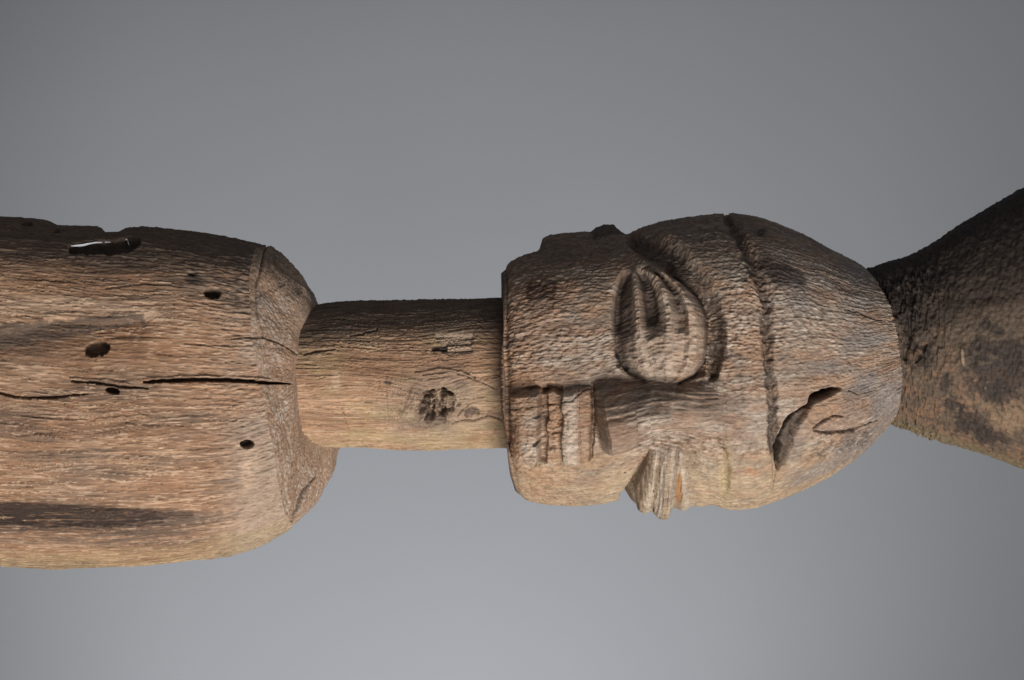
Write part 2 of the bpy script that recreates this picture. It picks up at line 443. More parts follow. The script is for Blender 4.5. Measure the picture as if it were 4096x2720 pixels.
    # pale sliver showing inside the rotten slot
    def sliver(pts, name):
        vs, fs = [], []
        for (px, py, wd) in pts:
            i = np.argmin(((X[:, :300] - px) ** 2 + (Y[:, :300] - py) ** 2).ravel())
            i, j = divmod(int(i), 300)
            p = P[i, j] + n[i, j] * -3
            k = (1.0 - p[2] * S / DIST)
            for a, dz in ((-wd, 0), (wd, 0), (wd, -14), (-wd, -14)):
                vs.append(((px - 2048) * k + 2048, (py + a - 1360) * k + 1360, p[2] + dz))
        for q in range(len(pts) - 1):
            for e in range(4):
                fs.append((q * 4 + e, q * 4 + (e + 1) % 4, q * 4 + 4 + (e + 1) % 4, q * 4 + 4 + e))
        fs.append((0, 3, 2, 1)); z = 4 * len(pts) - 4; fs.append((z, z + 1, z + 2, z + 3))
        m = bpy.data.materials.get("white_filler")
        if not m:
            m = bpy.data.materials.new("white_filler"); m.use_nodes = True
            m.node_tree.nodes["Principled BSDF"].inputs["Base Color"].default_value = (0.88, 0.90, 0.92, 1)
            m.node_tree.nodes["Principled BSDF"].inputs["Roughness"].default_value = 0.8
        me = bpy.data.meshes.new(name); me.from_pydata(to_world(np.array(vs)).tolist(), [], fs); me.materials.append(m)
        o = bpy.data.objects.new(name, me); col.objects.link(o); o.parent = root
        o["label"] = "white sliver showing inside the slot in the torso"
    sliver([(284, 984, 1.2), (300, 983, 3.2), (318, 982, 4.2), (336, 980, 4.0), (350, 976, 3.6), (366, 973, 2.4), (384, 970, 2.8), (400, 970, 2.2), (420, 969, 1.8), (442, 968, 0.8)], "white_sliver")
    sliver([(494, 959, 1.5), (509, 958, 3), (511, 968, 3), (516, 980, 1.5)], "white_sliver")
build_torso()

# ================================================================== NECK
def build_neck():
    th = angles(400, 80); nc = len(th)
    YT = smooth_table([(1000, 1235), (1262, 1222), (1350, 1211), (1500, 1204), (1700, 1200), (2060, 1193)], 1000, 2200, 41)
    YB = smooth_table([(1000, 1775), (1310, 1788), (1450, 1787), (1550, 1792), (1620, 1797), (1700, 1796), (1850, 1791), (2060, 1786)], 1000, 2200, 31)
    xa = np.r_[np.linspace(1120, 1190, 6, endpoint=False), np.linspace(1190, 2040, 330), 2075]
    s, c0 = sup(th, 2.05)
    yt, yb = YT(xa)[:, None], YB(xa)[:, None]
    a = (yb - yt) / 2
    P = np.stack([np.broadcast_to(xa[:, None], (len(xa), nc)), (yt + yb) / 2 + a * s, a * 0.95 * c0], -1)
    nr = len(xa); n = normals(P); X, Y = project(P)
    th2 = np.broadcast_to(np.where(th > math.pi, th - 2 * math.pi, th), P.shape[:2])
    x = P[..., 0]; v = 1500 + th2 * 300
    # grain parts round the knot
    kx, ky = 1735, 1615
    dk = np.exp(-(((X - kx) / 170) ** 2 + ((Y - ky) / 105) ** 2))
    warp = 10 * fbm(x / 300, v / 120, 5, 3) - 62 * dk * np.sign(Y - ky) * np.minimum(1, np.abs(Y - ky) / 45) * -1
    warp += -36 * np.exp(-((X - 1600) / 200) ** 2) * ss(1560, 1330, Y)
    g1, g2, g3, gck, gfl = grain_fields(x, v, warp, 120, 75)
    h = g3 * 4 + g1 * 4.0 + g2 * 2.6 - 5 * gck + 3.0 * gfl + fbm(x / 260, v / 130, 122, 2) * 6
    # knot: raised ring with an eaten-out middle
    rk = np.hypot((X - kx) / 1.15, (Y - ky)) + 16 * fbm(X / 45, Y / 45, 124, 3)
    h += 9 * np.exp(-((rk - 75) / 38) ** 2)
    # two eaten-out burrows, ragged, with raised lips between them
    kn = fbm(X / 30 + 0.8 * fbm(X / 34, Y / 34, 153, 2), Y / 24, 150, 4, 0.6) * 1.3
    core = np.exp(-(((X - 1748) / 95) ** 2 + ((Y - 1620) / 72) ** 2) ** 1.5)
    bur = cut(X, Y, [(1738, 1570, 7), (1712, 1580, 10), (1694, 1604, 8), (1700, 1640, 15), (1722, 1662, 12)], 17, 151, 0.7)
    bur = np.maximum(bur, cut(X, Y, [(1806, 1570, 5), (1780, 1580, 8), (1766, 1604, 10), (1778, 1636, 11), (1766, 1660, 9)], 17, 152, 0.7))
    bur = np.maximum(bur, cut(X, Y, [(1736, 1622, 3), (1728, 1640, 6), (1722, 1656, 6)], 5, 154, 0.6))
    bur = np.maximum(bur, blob(X, Y, 1776, 1557, 11, 6, 0.2, 0.3, 155, 0.3, 14))
    bur = np.maximum(bur, blob(X, Y, 1885, 1646, 26, 18, 0, 0.5, 156, 0.4, 20) * 0.35)
    rot = np.maximum(bur, 0.75 * core * ss(0.12, 0.4, kn))
    h += 34 * kn * core - 42 * rot
    h += 12 * blob(X, Y, 1655, 1655, 52, 30, 0.5, 0.5, 157, 0.5, 30) + 10 * blob(X, Y, 1850, 1640, 36, 34, 0, 0.6, 158, 0.4, 26) + 10 * blob(X, Y, 1668, 1585, 30, 36, 0, 0.6, 159, 0.5, 26)
    h += 7 * np.exp(-(((X - 1640) / 60) ** 2 + ((Y - 1660) / 40) ** 2)) * (1 + kn)
    # whittled-out rectangular scar with ridges
    Xs = X + 10 * fbm(X / 30, Y / 30, 160, 3); Ys = Y + 9 * fbm(X / 30, Y / 30, 163, 3)
    scar = band(Xs, 1764, 1890, 7) * band(Ys, 1330, 1418, 7)
    scar = np.maximum(scar, band(X, 1742, 1800, 5) * band(Y, 1336, 1366, 6))
    ridg = np.sin((Y - 1327) / 93 * math.pi * 7) 
    h += scar * (-9 + (ridg * 0.5 + g1 * 1.0) * 5)
    scd = band(X, 1728, 1788, 6) * band(Y, 1376 + 0.12 * (1780 - X), 1404, 5)
    h -= 14 * scd
    crk = cut(X, Y, [(1805, 1690, 2), (1840, 1680, 4), (1890, 1685, 4), (1950, 1665, 4), (1985, 1672, 3), (2010, 1690, 3)], 3, 12)
    crk2 = cut(X, Y, [(1545, 1500, 2), (1545, 1600, 2.4), (1553, 1690, 2)], 2, 13) + cut(X, Y, [(1370, 1640, 2), (1385, 1700, 2.4), (1392, 1720, 2)], 2, 14)
    crk3 = cut(X, Y, [(1400, 1346, 2), (1460, 1332, 4), (1505, 1322, 4), (1510, 1312, 2)], 3, 15) + cut(X, Y, [(1215, 1418, 4), (1260, 1406, 5), (1340, 1398, 2)], 3, 17)
    crk4 = cut(X, Y, [(1690, 1500, 1.5), (1800, 1485, 3), (1880, 1510, 3), (1990, 1560, 1.5)], 3, 18) + cut(X, Y, [(1830, 1655, 3), (1850, 1632, 4), (1875, 1618, 2)], 3, 19)
    h -= 12 * crk + 3 * crk2 + 9 * crk3 + 7 * crk4
    h += 8 * cut(X, Y, [(1660, 1494, 3), (1760, 1480, 6), (1850, 1492, 6), (1900, 1515, 3)], 4, 20)
    P2 = P + n * h[..., None]
    c = np.broadcast_to(TAN * 0.95, P.shape).copy()
    c = mix(c, RED * 1.05, np.clip(0.30 + 1.0 * g3 + 0.6 * fbm(x / 170, v / 60, 130, 3), 0, 0.85))
    c = mix(c, OCHRE, np.clip(0.15 + 0.9 * fbm(x / 150, v / 70, 132, 3) + 0.4 * ss(1680, 1780, Y), 0, 0.7))  # ochre variation, plus yellowish rim light painted along the lower edge
    c = mix(c, PALE * 0.95, np.clip(0.05 + 0.75 * g1 + 0.3 * g2, 0, 0.6))
    c = mix(c, DBROWN, np.clip(-0.95 * g1 - 0.4 * g2 - 0.15, 0, 0.65))
    c = mix(c, DBROWN * 0.6, gck * 0.7); c = mix(c, PALE, gfl * 0.45)
    c = mix(c, GREY * 1.1, blob(X, Y, 1760, 1610, 190, 130, 0, 0.4, 134, 0.5, 70) * 0.6)
    c = mix(c, PALE, np.clip(core * 1.6 * (kn - 0.02), 0, 0.7)); c = mix(c, DBROWN * 0.7, np.clip(core * 1.8 * (-kn - 0.05), 0, 0.8))
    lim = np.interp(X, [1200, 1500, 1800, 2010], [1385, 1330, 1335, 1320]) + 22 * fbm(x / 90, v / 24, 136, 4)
    c = mix(c, DBROWN * 0.95, (1 - ss(-50, 45, Y - lim)) * 0.78)  # upper side of the neck darkened: shade painted into the colour
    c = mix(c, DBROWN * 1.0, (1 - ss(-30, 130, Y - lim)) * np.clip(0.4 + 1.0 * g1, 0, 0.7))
    c = mix(c, RED * 0.7, blob(X, Y, 1560, 1450, 330, 60, -0.03, 0.5, 138, 0.5, 60) * 0.5)
    c = mix(c, GREY * 1.45, scar * 0.5); c = mix(c, DARK, scd * 0.85)
    c = mix(c, DBROWN, np.clip(scar * (-ridg * .5 - g1) * 0.4, 0, .4))
    c = mix(c, DARK, blob(X, Y, 1554, 1532, 20, 10, 0.2, 0.4, 140, 0.3, 14) * 0.8)
    c = mix(c, DBROWN, blob(X, Y, 1885, 1645, 26, 20, 0, 0.4, 141, 0.3, 20) * 0.75)
    c = mix(c, DBROWN, blob(X, Y, 1845, 1540, 26, 14, 0, 0.5, 142, 0.4, 20) * 0.5)
    c = mix(c, DBROWN, blob(X, Y, 1700, 1690, 110, 26, 0.05, 0.5, 143, 0.5, 30) * 0.55)
    c = mix(c, PALE, blob(X, Y, 1345, 1525, 18, 34, 0, 0.5, 144, 0.4, 20) * 0.5)
    c = mix(c, DARK, np.clip(rot * 0.62 + 0.8 * crk + 0.1 * crk2 + 0.7 * crk3 + 0.6 * crk4, 0, 0.9))
    c = mix(c, DBROWN, ss(1930, 2015, X) * np.clip(0.30 + 0.5 * fbm(x / 60, v / 40, 145, 3), 0, 0.6))  # shade under the chin painted onto the neck
    F = grid_faces(nr, nc).reshape(-1, 4)
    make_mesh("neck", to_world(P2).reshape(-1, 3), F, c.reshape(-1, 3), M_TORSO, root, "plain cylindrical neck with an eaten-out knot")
build_neck()

# ================================================================== HEAD
def build_head():
    th = angles(720, 130); nc = len(th)
    YT = smooth_table([(1900, 1085), (2008, 1078), (2040, 1052), (2100, 1028), (2150, 1014), (2250, 994), (2350, 978), (2480, 952), (2560, 912), (2640, 886),
                       (2740, 870), (2850, 858), (2930, 856), (3020, 868), (3100, 896), (3200, 940), (3300, 998), (3400, 1048), (3462, 1086), (3600, 1170)], 1800, 3800, 31)
    YB = smooth_table([(1900, 1985), (2074, 1986), (2110, 2000), (2200, 2012), (2300, 2018), (2400, 2010), (2470, 1992), (2540, 1968), (2620, 1960), (2700, 1975), (2760, 2000), (2800, 2014), (2850, 2021),
                       (2890, 2027), (2960, 2025), (3060, 2013), (3130, 1988), (3200, 1956), (3300, 1906), (3400, 1842), (3470, 1776), (3510, 1737), (3558, 1692), (3700, 1560)], 1800, 3800, 25)
    sth, cth = sup(th, 2.6)
    s1 = np.sin(th)
    x0 = np.interp(s1, [-1, -0.7, -0.3, 0.1, 0.5, 0.75, 0.92, 1], [2008, 2010, 2014, 2020, 2024, 2034, 2056, 2076])
    x1 = np.interp(s1, [-1, -0.8, -0.5, -0.1, 0.3, 0.7, 1], [3440, 3478, 3530, 3562, 3574, 3570, 3532])
    P = []
    # underside of the jaw
    for f in np.linspace(0.45, 0.965, 26):
        x = x0 + 6 * (1 - f)
        yt, yb = YT(np.full(nc, 2008.)), YB(np.full(nc, 2076.))
        yc, a = (yt + yb) / 2, (yb - yt) / 2
        P.append(np.stack([x, yc + a * f * sth, a * 0.97 * f * cth], -1))
    nu = len(P)
    ts = np.linspace(0, 1, 650)
    xt, xb = 2008 + (3440 - 2008) * ts, 2076 + (3532 - 2076) * ts
    yt, yb = YT(xt), YB(xb)
    fl = np.interp(ts, [0, .08, .3, .55, .7, .85, 1.0], [0.93, 0.96, 0.98, 0.98, 0.98, 0.97, 0.95])
    for k, t in enumerate(ts):
        yc, a = (yt[k] + yb[k]) / 2, (yb[k] - yt[k]) / 2
        P.append(np.stack([x0 + (x1 - x0) * t, yc + a * sth, a * fl[k] * cth], -1))
    # tuck in under the headdress
    l = P[-1].copy()
    for q in (0.9, 0.7):
        z = l.copy(); cy = l[:, 1].mean(); z[:, 0] += 14 * (1 - q) * 6; z[:, 1] = cy + (l[:, 1] - cy) * q; z[:, 2] *= q; P.append(z)
    P = np.array(P); nr = len(P); n = normals(P); X, Y = project(P)
    th2 = np.broadcast_to(np.where(th > math.pi, th - 2 * math.pi, th), P.shape[:2])
    x = P[..., 0]; dg = np.degrees(th2); v = 1440 + th2 * 545
    under = np.zeros(P.shape[:2], f32); under[:nu] = 1
    body = 1 - under
    fr = (np.abs(dg) < 100).astype(f32) * body
    tag = np.zeros(P.shape[:2], np.int8)
    h = np.zeros(P.shape[:2], f32)
    # jaw edge softened, with a narrow worn bevel on the near side
    d0 = x - x0[None, :]
    h -= body * (14 * np.exp(-(d0 / 16) ** 2) + 9 * np.exp(-(d0 / 45) ** 2))
    # broad planes: cheek flat, hollow temple
    h += fbm(x / 420, v / 330, 200, 2) * 10
    h -= 18 * np.exp(-(((X - 2500) / 210) ** 2 + ((Y - 1560) / 120) ** 2)) * fr

    # -------- near eye: a coffee-bean bulge set in a carved socket
    def eye(Yq, yk, m, hs, flat=0.0):
        """returns height and mask; Yq = coordinate across the face in near-eye photo units"""
        xl = np.interp(Yq, yk, [2492, 2476, 2464, 2460, 2462, 2470, 2486, 2525, 2580])
        xr = np.interp(Yq, yk, [2655, 2722, 2780, 2816, 2824, 2820, 2806, 2772, 2712])
        q = (X - xl) / np.maximum(xr - xl, 30)
        vv = (Yq - yk[0]) / (yk[-1] - yk[0])
        dome = np.clip(1 - ((vv - 0.55) / 0.58) ** 2, 0, 1) ** 0.35
        inside = ss(-0.03, 0.05, vv) * ss(-0.05, 0.16, 1 - vv)
        # profile across the eye from cheek side to brow side
        low = ss(0.42, 0.62, vv)                     # the lower part opens into the eyeball
        p1 = np.interp(q, [-0.02, 0.06, 0.20, 0.26, 0.30, 0.36, 0.44, 0.52, 0.60, 0.66, 0.72, 0.78, 0.85, 0.92, 1.00],
                       [-58, -54, -4, 36, 38, -46, -48, -6, 36, 36, -20, -10, 42, 34, -22])
        p2 = np.interp(q, [-0.02, 0.06, 0.16, 0.24, 0.30, 0.36, 0.44, 0.52, 0.60, 0.66, 0.72, 0.78, 0.85, 0.92, 1.00],
                       [-44, -26, 14, 36, 40, 32, 34, 42, 46, 42, 30, 28, 42, 34, -22])
        prof = p1 + (p2 - p1) * np.maximum(low, flat)
        prof = prof + 20 * dome * np.clip(1 - ((q - 0.55) / 0.5) ** 2, 0, 1)
        prof = prof * (0.35 + 0.65 * dome) - (1 - dome) * 18
        inq = ss(-0.05, 0.02, q) * (1 - ss(1.0, 1.03, q))
        e = prof * inq * inside
        # socket wall climbing to the brow, hollow round the outer corner
        sk = ss(0.98, 1.02, q) * (1 - ss(1.02, 1.26, q))
        e = e - hs * sk * ss(-0.25, 0.05, vv) * (1 - ss(0.92, 1.12, vv))
        return e * m, (inq * inside > 0.5) & (m > 0.5), q, vv
    yk = np.array([1085, 1120, 1170, 1250, 1330, 1400, 1450, 1500, 1532], float)
    eh, em, q1, v1 = eye(Y, yk, fr, 38)
    h += eh; tag[em] = 1
    # temple hollow sweeping from the ear over the outer corner of the eye
    tp = cut(X, Y, [(2530, 965, 22), (2600, 985, 46), (2680, 1022, 52), (2760, 1098, 46), (2822, 1190, 40), (2856, 1300, 36), (2862, 1410, 32), (2850, 1500, 18)], 6, 21, 0.55)
    h -= 44 * tp * fr
    # cheek-side recess of the socket
    h -= 13 * cut(X, Y, [(2490, 1120, 14), (2466, 1180, 20), (2462, 1300, 20), (2470, 1410, 18), (2500, 1475, 14), (2570, 1525, 12)], 4, 22, 0.8) * fr
    # -------- far eye, mirrored round the nose and turning out of sight
    yf = 1085 + (104 - dg) / (104 - 37) * (1532 - 1085)
    mf = fr * ((dg > 32) & (dg < 112))
    conv = np.interp(dg, [34, 44, 66, 120], [0.40, 0.62, 1.0, 1.0])
    xq = 2652 + (x - 2652) / conv
    amp2 = (0.62 * ss(35, 47, dg) + 0.38 * ss(42, 78, dg)) * (1 - ss(100, 125, dg)) * body
    eh2 = np.interp(xq, [2470, 2488, 2503, 2518, 2545, 2572, 2596, 2606, 2634, 2660, 2688, 2710, 2722, 2745, 2775, 2840],
                    [0, -40, -52, 20, 66, 82, 72, 64, 86, 106, 96, 56, 46, 50, 18, 0]) * amp2
    h += eh2
    em2 = (amp2 > 0.08) & (xq > 2504) & (xq < 2778)
    tag[em2] = 2
    # -------- nose
    ridge = np.interp(X, [2380, 2440, 2600, 2750, 2900], [1640, 1638, 1612, 1592, 1580])
    up = np.interp(X, [2380, 2440, 2560, 2700, 2800, 2900], [1528, 1526, 1520, 1526, 1522, 1515])
    dn = np.interp(X, [2380, 2430, 2500, 2560, 2640, 2700, 2800, 2900], [1816, 1818, 1796, 1764, 1742, 1732, 1716, 1690])
    Xn = X + 45 - 0.16 * (Y - 1540) + 5 * fbm(X / 40, Y / 40, 286, 3)
    hn = np.interp(Xn, [2402, 2410, 2422, 2434, 2446, 2500, 2600, 2750, 2850, 2930], [0, 18, 92, 158, 186, 188, 160, 108, 60, 0])
    ru = np.clip((Y - up) / (ridge - up), 0, 1); rd = np.clip((dn - Y) / (dn - ridge), 0, 1)
    rf = np.minimum(ru, rd)
    nz = np.where(Y < ridge, ru ** 0.85, 1 - (1 - rd) ** 3.6)
    nz = nz - 0.12 * np.exp(-((Y - ridge) / 26) ** 2) * rf
    nz = np.clip(nz, 0, 1)
    h += hn * nz * fr
    tag[(hn * nz * fr > 12) & (X < 2890)] = 3
    h -= 8 * cut(X, Y, [(2380, 1520, 6), (2470, 1512, 12), (2600, 1545, 10), (2720, 1545, 10), (2850, 1520, 8)], 5, 23, 0.8) * fr
    # -------- mouth
    X_, Y_ = X, Y
    X = X_ + 9 * fbm(X_ / 45, Y_ / 45, 280, 3); Y = Y_ + 12 * fbm(X_ / 50, Y_ / 50, 283, 3)
    mw = band(Y, 1556, 1846, 7) * fr
    h += 30 * band(Y, 1568, 1838, 16) * band(X, 2046, 2368, 20) * fr
    lowlip = mw * band(X, 2052, 2156, 5)
    h += lowlip * 30 * ss(2036, 2110, X)
    corner = cut(X, Y, [(2062, 1576, 12), (2110, 1566, 18), (2165, 1556, 17), (2240, 1548, 10)], 4, 24, 0.6)
    h -= 34 * corner * fr
    gap = mw * band(X, 2160, 2250, 6)
    tb = np.array([1566, 1618, 1672, 1728, 1782, 1822, 1850], float)
    ti = np.clip(np.searchsorted(tb, Y.ravel()) - 1, 0, 5).reshape(Y.shape)
    tu = (Y - tb[ti]) / (tb[ti + 1] - tb[ti])
    tooth = np.clip(1 - (2 * tu - 1) ** 4, 0, 1)
    h -= gap * 46
    tz = band(X, 2190, 2250, 5) * mw
    h += tz * (22 + 11 * tooth)
    upl = mw * band(X, 2252, 2372, 6)
    h += upl * np.interp(X, [2250, 2275, 2315, 2340, 2362, 2374], [16, 30, 34, 22, 20, -18])
    h -= 26 * cut(X, Y, [(2374, 1532, 7), (2374, 1700, 8), (2366, 1830, 6)], 3, 25, 0.7) * fr
    h -= 8 * cut(X, Y, [(2318, 1560, 4), (2322, 1700, 4), (2330, 1830, 3)], 3, 26) * fr
    tag[(lowlip > .5)] = 4
    tag[(upl > .5) & (tag != 3)] = 5
    for k in range(6):
        tag[(tz > .5) & (ti == k)] = 10 + k
    X, Y = X_, Y_
    # -------- ear: flat bar with a dark knob at its upper end
    eb = band(x, 2168, 2500, 16) * np.exp(-((dg + 96) / 17) ** 4) * body
    eh_ = np.interp(x, [2130, 2168, 2185, 2210, 2350, 2372, 2395, 2430, 2465, 2488, 2510], [0, 36, 50, 55, 50, 44, 58, 64, 58, 38, 0])
    h += eb * eh_
    tag[eb > 0.4] = 6
    # -------- brow groove / headband line
    gr = cut(X, Y, [(2905, 862, 12), (2935, 905, 25), (2975, 970, 22), (3012, 1045, 23), (3038, 1124, 20), (3060, 1190, 20), (3069, 1340, 18), (3072, 1470, 13), (3088, 1560, 15), (3090, 1660, 16), (3088, 1740, 17), (3092, 1800, 16)], 13, 27, 0.85)
    h -= 30 * gr * fr
    gr2 = cut(X, Y, [(3095, 1810, 8), (3098, 1880, 6), (3090, 1960, 4)], 3, 28, 0.8)
    h -= 10 * gr2 * fr
    h += 10 * band(X, 2890, 3040, 40) * fr * ss(1000, 1150, Y)
    # the brow of the far side
    h -= 12 * cut(X, Y, [(2820, 1760, 12), (2880, 1790, 16), (2905, 1860, 16), (2900, 1950, 14)], 6, 29, .8) * fr
    # -------- rotten cracks at the crown
    ck = cut(X, Y, [(3366, 1551, 2), (3335, 1562, 13), (3290, 1578, 18), (3254, 1592, 16), (3238, 1622, 11), (3205, 1655, 18), (3172, 1695, 25), (3150, 1740, 27), (3134, 1790, 28), (3122, 1835, 24), (3110, 1876, 8)], 5, 31, 0.35)
    ckd = cut(X, Y, [(3346, 1556, 6), (3290, 1576, 15), (3252, 1590, 12), (3236, 1622, 8), (3190, 1652, 9), (3160, 1680, 13), (3134, 1725, 11), (3116, 1770, 9), (3122, 1800, 16), (3112, 1855, 10)], 4, 32, 0.5)
    h -= (36 * ck + 75 * ckd) * fr
    c2 = cut(X, Y, [(3251, 1710, 5), (3285, 1684, 6), (3323, 1663, 4), (3366, 1661, 2)], 3, 33)
    c3 = cut(X, Y, [(3256, 1722, 3), (3311, 1731, 6), (3404, 1721, 6), (3450, 1702, 3), (3512, 1681, 2)], 4, 34)
    c4 = cut(X, Y, [(3390, 1560, 1.5), (3430, 1578, 2.5), (3500, 1560, 1.5)], 2, 35) + cut(X, Y, [(3175, 1700, 2), (3172, 1760, 3), (3176, 1780, 2)], 2, 36)
    c5 = cut(X, Y, [(3380, 1235, 2), (3440, 1250, 4), (3490, 1275, 3), (3530, 1280, 2)], 4, 37)
    h -= (16 * c2 + 14 * c3 + 6 * c4 + 7 * c5) * fr
    ero = blob(X, Y, 3380, 1770, 150, 36, -0.35, 0.6, 210, 0.5, 40) * fr
    h += ero * fbm(x / 26, v / 12, 212, 3) * 12
    h += 9 * blob(X, Y, 3340, 1650, 130, 60, -0.3, 0.4, 214, 0.4, 50) * fr
    mc = cut(X, Y, [(2030, 1640, 1.5), (2110, 1626, 3), (2200, 1618, 2), (2290, 1600, 3), (2330, 1562, 3), (2380, 1552, 2)], 3, 38)
    h -= 6 * mc * fr
    # -------- tool texture: short rasped scales everywhere, coarser on the jaw
    wv = v + 14 * fbm(x / 120, v / 120, 220, 2); wx = x + 14 * fbm(x / 120, v / 120, 222, 2)
    w1, o1 = worley(wx / 30, wv / 9, 1, True)
    w2 = worley(wx / 19, wv / 8, 2)
    w3, o3 = worley(wx / 46, wv / 17, 3, True)
    fib = np.tanh(2 * fbm(wx / 70, wv / 6.5, 231, 3, 0.6))
    patch = np.clip(0.55 + 0.9 * fbm(x / 190, v / 150, 233, 3), 0.15, 1.2)
    jaw = 1 - ss(2150, 2480, X)
    mid = ss(2840, 2920, X) * (1 - ss(3080, 3150, X))
    crown = ss(3080, 3260, X)
    amp = 6.6 * (1 - crown) + 3.0 * crown
    amp = amp * patch
    tex = ((0.48 - w1) + 0.55 * o1) * amp * (1 - .5 * crown) + (0.45 - w2) * 2.4 * patch + fib * 2.4
    tex += jaw * ((0.5 - w3) + 0.5 * o3) * 6.5 + fbm(x / 9, v / 5, 226, 2) * 2.6
    inner = (tag == 1) | (tag == 2)
    h += np.where(tag == 1, 9 * fbm(x / 34, v / 46, 290, 3), 0)
    serr = np.where(tag == 2, fbm(x / 8, v / 60, 228, 3), fbm(x / 34, v / 8, 229, 2))
    tex = np.where(inner, tex * 0.45 + serr * np.where(tag == 2, 7, 4.5), tex)
    long1 = fbm(x / 90, v / 7, 230, 3)
    nose_m = (tag == 3)
    tex = np.where(nose_m, tex * 0.45 + long1 * 8, tex)
    h += tex * body
    P2 = P + n * h[..., None]
    # ---------------- colour
    c = np.broadcast_to(GREY, P.shape).copy()
    big = fbm(x / 260, v / 200, 240, 3); md = fbm(x / 60, v / 32, 242, 3)
    c = mix(c, PGREY, np.clip(0.12 + ((0.42 - w1) * 1.5 + 0.5 * o1) * patch + 0.6 * md + 0.30 * fib, 0, 0.9))
    c = mix(c, RED * 1.1, np.clip(0.18 + 0.6 * fbm(x / 90, v / 34, 244, 3) + 0.25 * jaw, 0, 0.55))
    c = mix(c, DBROWN * 0.85, np.clip((w1 - 0.42) * 1.4 * patch + (w2 - 0.46) * 0.8 - 0.25 * md - 0.28 * fib, 0, 0.65))
    c = mix(c, DBROWN * 1.2, np.clip(1.3 * fbm(x / 170, v / 100, 247, 4) - 0.12, 0, 0.5)); c = mix(c, TAN, np.clip(1.2 * fbm(x / 120, v / 80, 248, 4) - 0.15, 0, 0.4))
    c = mix(c, PGREY * 1.25, ss(0.30, 0.62, fib) * ss(0.1, -0.15, w1 - 0.42) * 0.5 * patch)
    # light painted into the colour: lit flank yellower, shaded flank browner
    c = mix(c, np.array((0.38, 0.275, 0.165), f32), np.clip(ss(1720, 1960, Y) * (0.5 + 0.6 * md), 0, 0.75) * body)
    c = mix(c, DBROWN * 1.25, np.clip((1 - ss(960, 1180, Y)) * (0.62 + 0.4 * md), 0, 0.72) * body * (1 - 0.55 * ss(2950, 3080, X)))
    c = mix(c, TAN, np.clip((1 - ss(2080, 2330, X)) * ss(1150, 1350, Y) * (0.3 + 0.6 * fbm(x / 80, v / 60, 246, 3)), 0, 0.6) * body)
    # stains, tone patches and some painted shade
    st = band(X, 2105, 2226, 6) * band(Y, 1130, 1200, 12) + 0.6 * blob(X, Y, 2190, 1170, 70, 50, 0, .5, 250, .5)
    c = mix(c, np.array((0.085, 0.045, 0.030), f32), np.clip(st * (0.7 + 0.5 * md), 0, 0.85) * body)
    c = mix(c, DARK, np.clip(blob(X, Y, 3130, 1090, 100, 50, 0.45, 0.5, 252, 0.3, 50) * 0.88, 0, 1))
    c = mix(c, DARK, blob(X, Y, 3045, 925, 20, 14, -0.6, 0.5, 253, 0.4, 20) * 0.8)
    c = mix(c, DBROWN * 0.55, np.clip(tp * (0.62 + 0.6 * fbm(x / 14, v / 12, 254, 3)), 0, 0.8) * fr)
    c = mix(c, DBROWN * 0.6, np.clip(gr * (0.7 + 0.4 * md), 0, 0.85) * fr)
    c = mix(c, DARK * 1.3, (eb > 0.3) * ss(2360, 2385, x) * 0.75)
    c = mix(c, DBROWN, np.clip((tag == 3) * (1 - ss(1600, 1680, Y)) * (0.42 + 0.8 * long1), 0, 0.75))  # nose's upward plane darkened here and below: painted shade
    c = mix(c, DBROWN * 0.9, np.clip(blob(X, Y, 2640, 1600, 210, 40, -0.08, 0.5, 256, 0.5, 50) * (0.4 + 0.9 * long1), 0, 0.65) * fr)
    c = mix(c, np.array((0.17, 0.105, 0.07), f32), np.clip(blob(X, Y, 2490, 1700, 75, 75, 0, 0.5, 257, 0.6, 40) * (0.55 + 0.5 * long1), 0, .7) * fr)
    fe = (tag == 2)
    c = mix(c, np.array((0.13, 0.085, 0.055), f32), np.clip(fe * (band(xq, 2500, 2552, 10) * 0.7 + 0.6 * np.exp(-((xq - 2603) / 9) ** 2) + 0.55 * np.exp(-((xq - 2716) / 10) ** 2) + 0.45 * np.exp(-((xq - 2668) / 12) ** 2) * ss(60, 75, dg)) * (0.8 + 0.6 * md), 0, 0.85))  # brown grooves; flank is part stain, part painted shade
    c = mix(c, PGREY, np.clip(fe * (np.exp(-((xq - 2576) / 14) ** 2) + np.exp(-((xq - 2640) / 18) ** 2) + np.exp(-((xq - 2694) / 12) ** 2) + 0.8 * np.exp(-((xq - 2750) / 16) ** 2)) * (0.55 + 0.5 * md), 0, 0.75))
    c = mix(c, GREY * 1.55, (tag == 1) * np.clip(0.4 + serr * 0.8, 0, 0.8) * ss(-40, 30, eh + eh2))
    c = mix(c, DARK * 1.3, (tag == 1) * (np.clip(1 - ss(-30, 16, eh), 0, 1) * 0.5 + 0.6 * band(q1, 0.0, 0.20, 0.03) * (1 - ss(0.6, 0.85, v1)) + 0.72 * band(q1, 0.325, 0.50, 0.03) * (1 - ss(0.40, 0.56, v1)) + 0.5 * band(q1, 0.685, 0.80, 0.03) * (1 - ss(0.3, 0.5, v1))).clip(0, 0.85))  # eye flank and slits darkened: patina together with painted shade
    c = mix(c, PGREY, np.clip((tag == 5) * band(X, 2252, 2312, 14) * 0.45, 0, 1))
    c = mix(c, PGREY, np.clip((tag == 4) * band(X, 2115, 2158, 22) * (0.2 + 0.4 * md), 0, 1))
    c = mix(c, RED * 1.3, np.clip((tag == 5) * band(X, 2312, 2370, 12) * 0.35, 0, 1))
    tm = (tag >= 10)
    c = mix(c, TAN * 0.9, tm * 0.4); c = mix(c, DBROWN, tm * np.clip(1 - tooth, 0, 1) * 0.15)
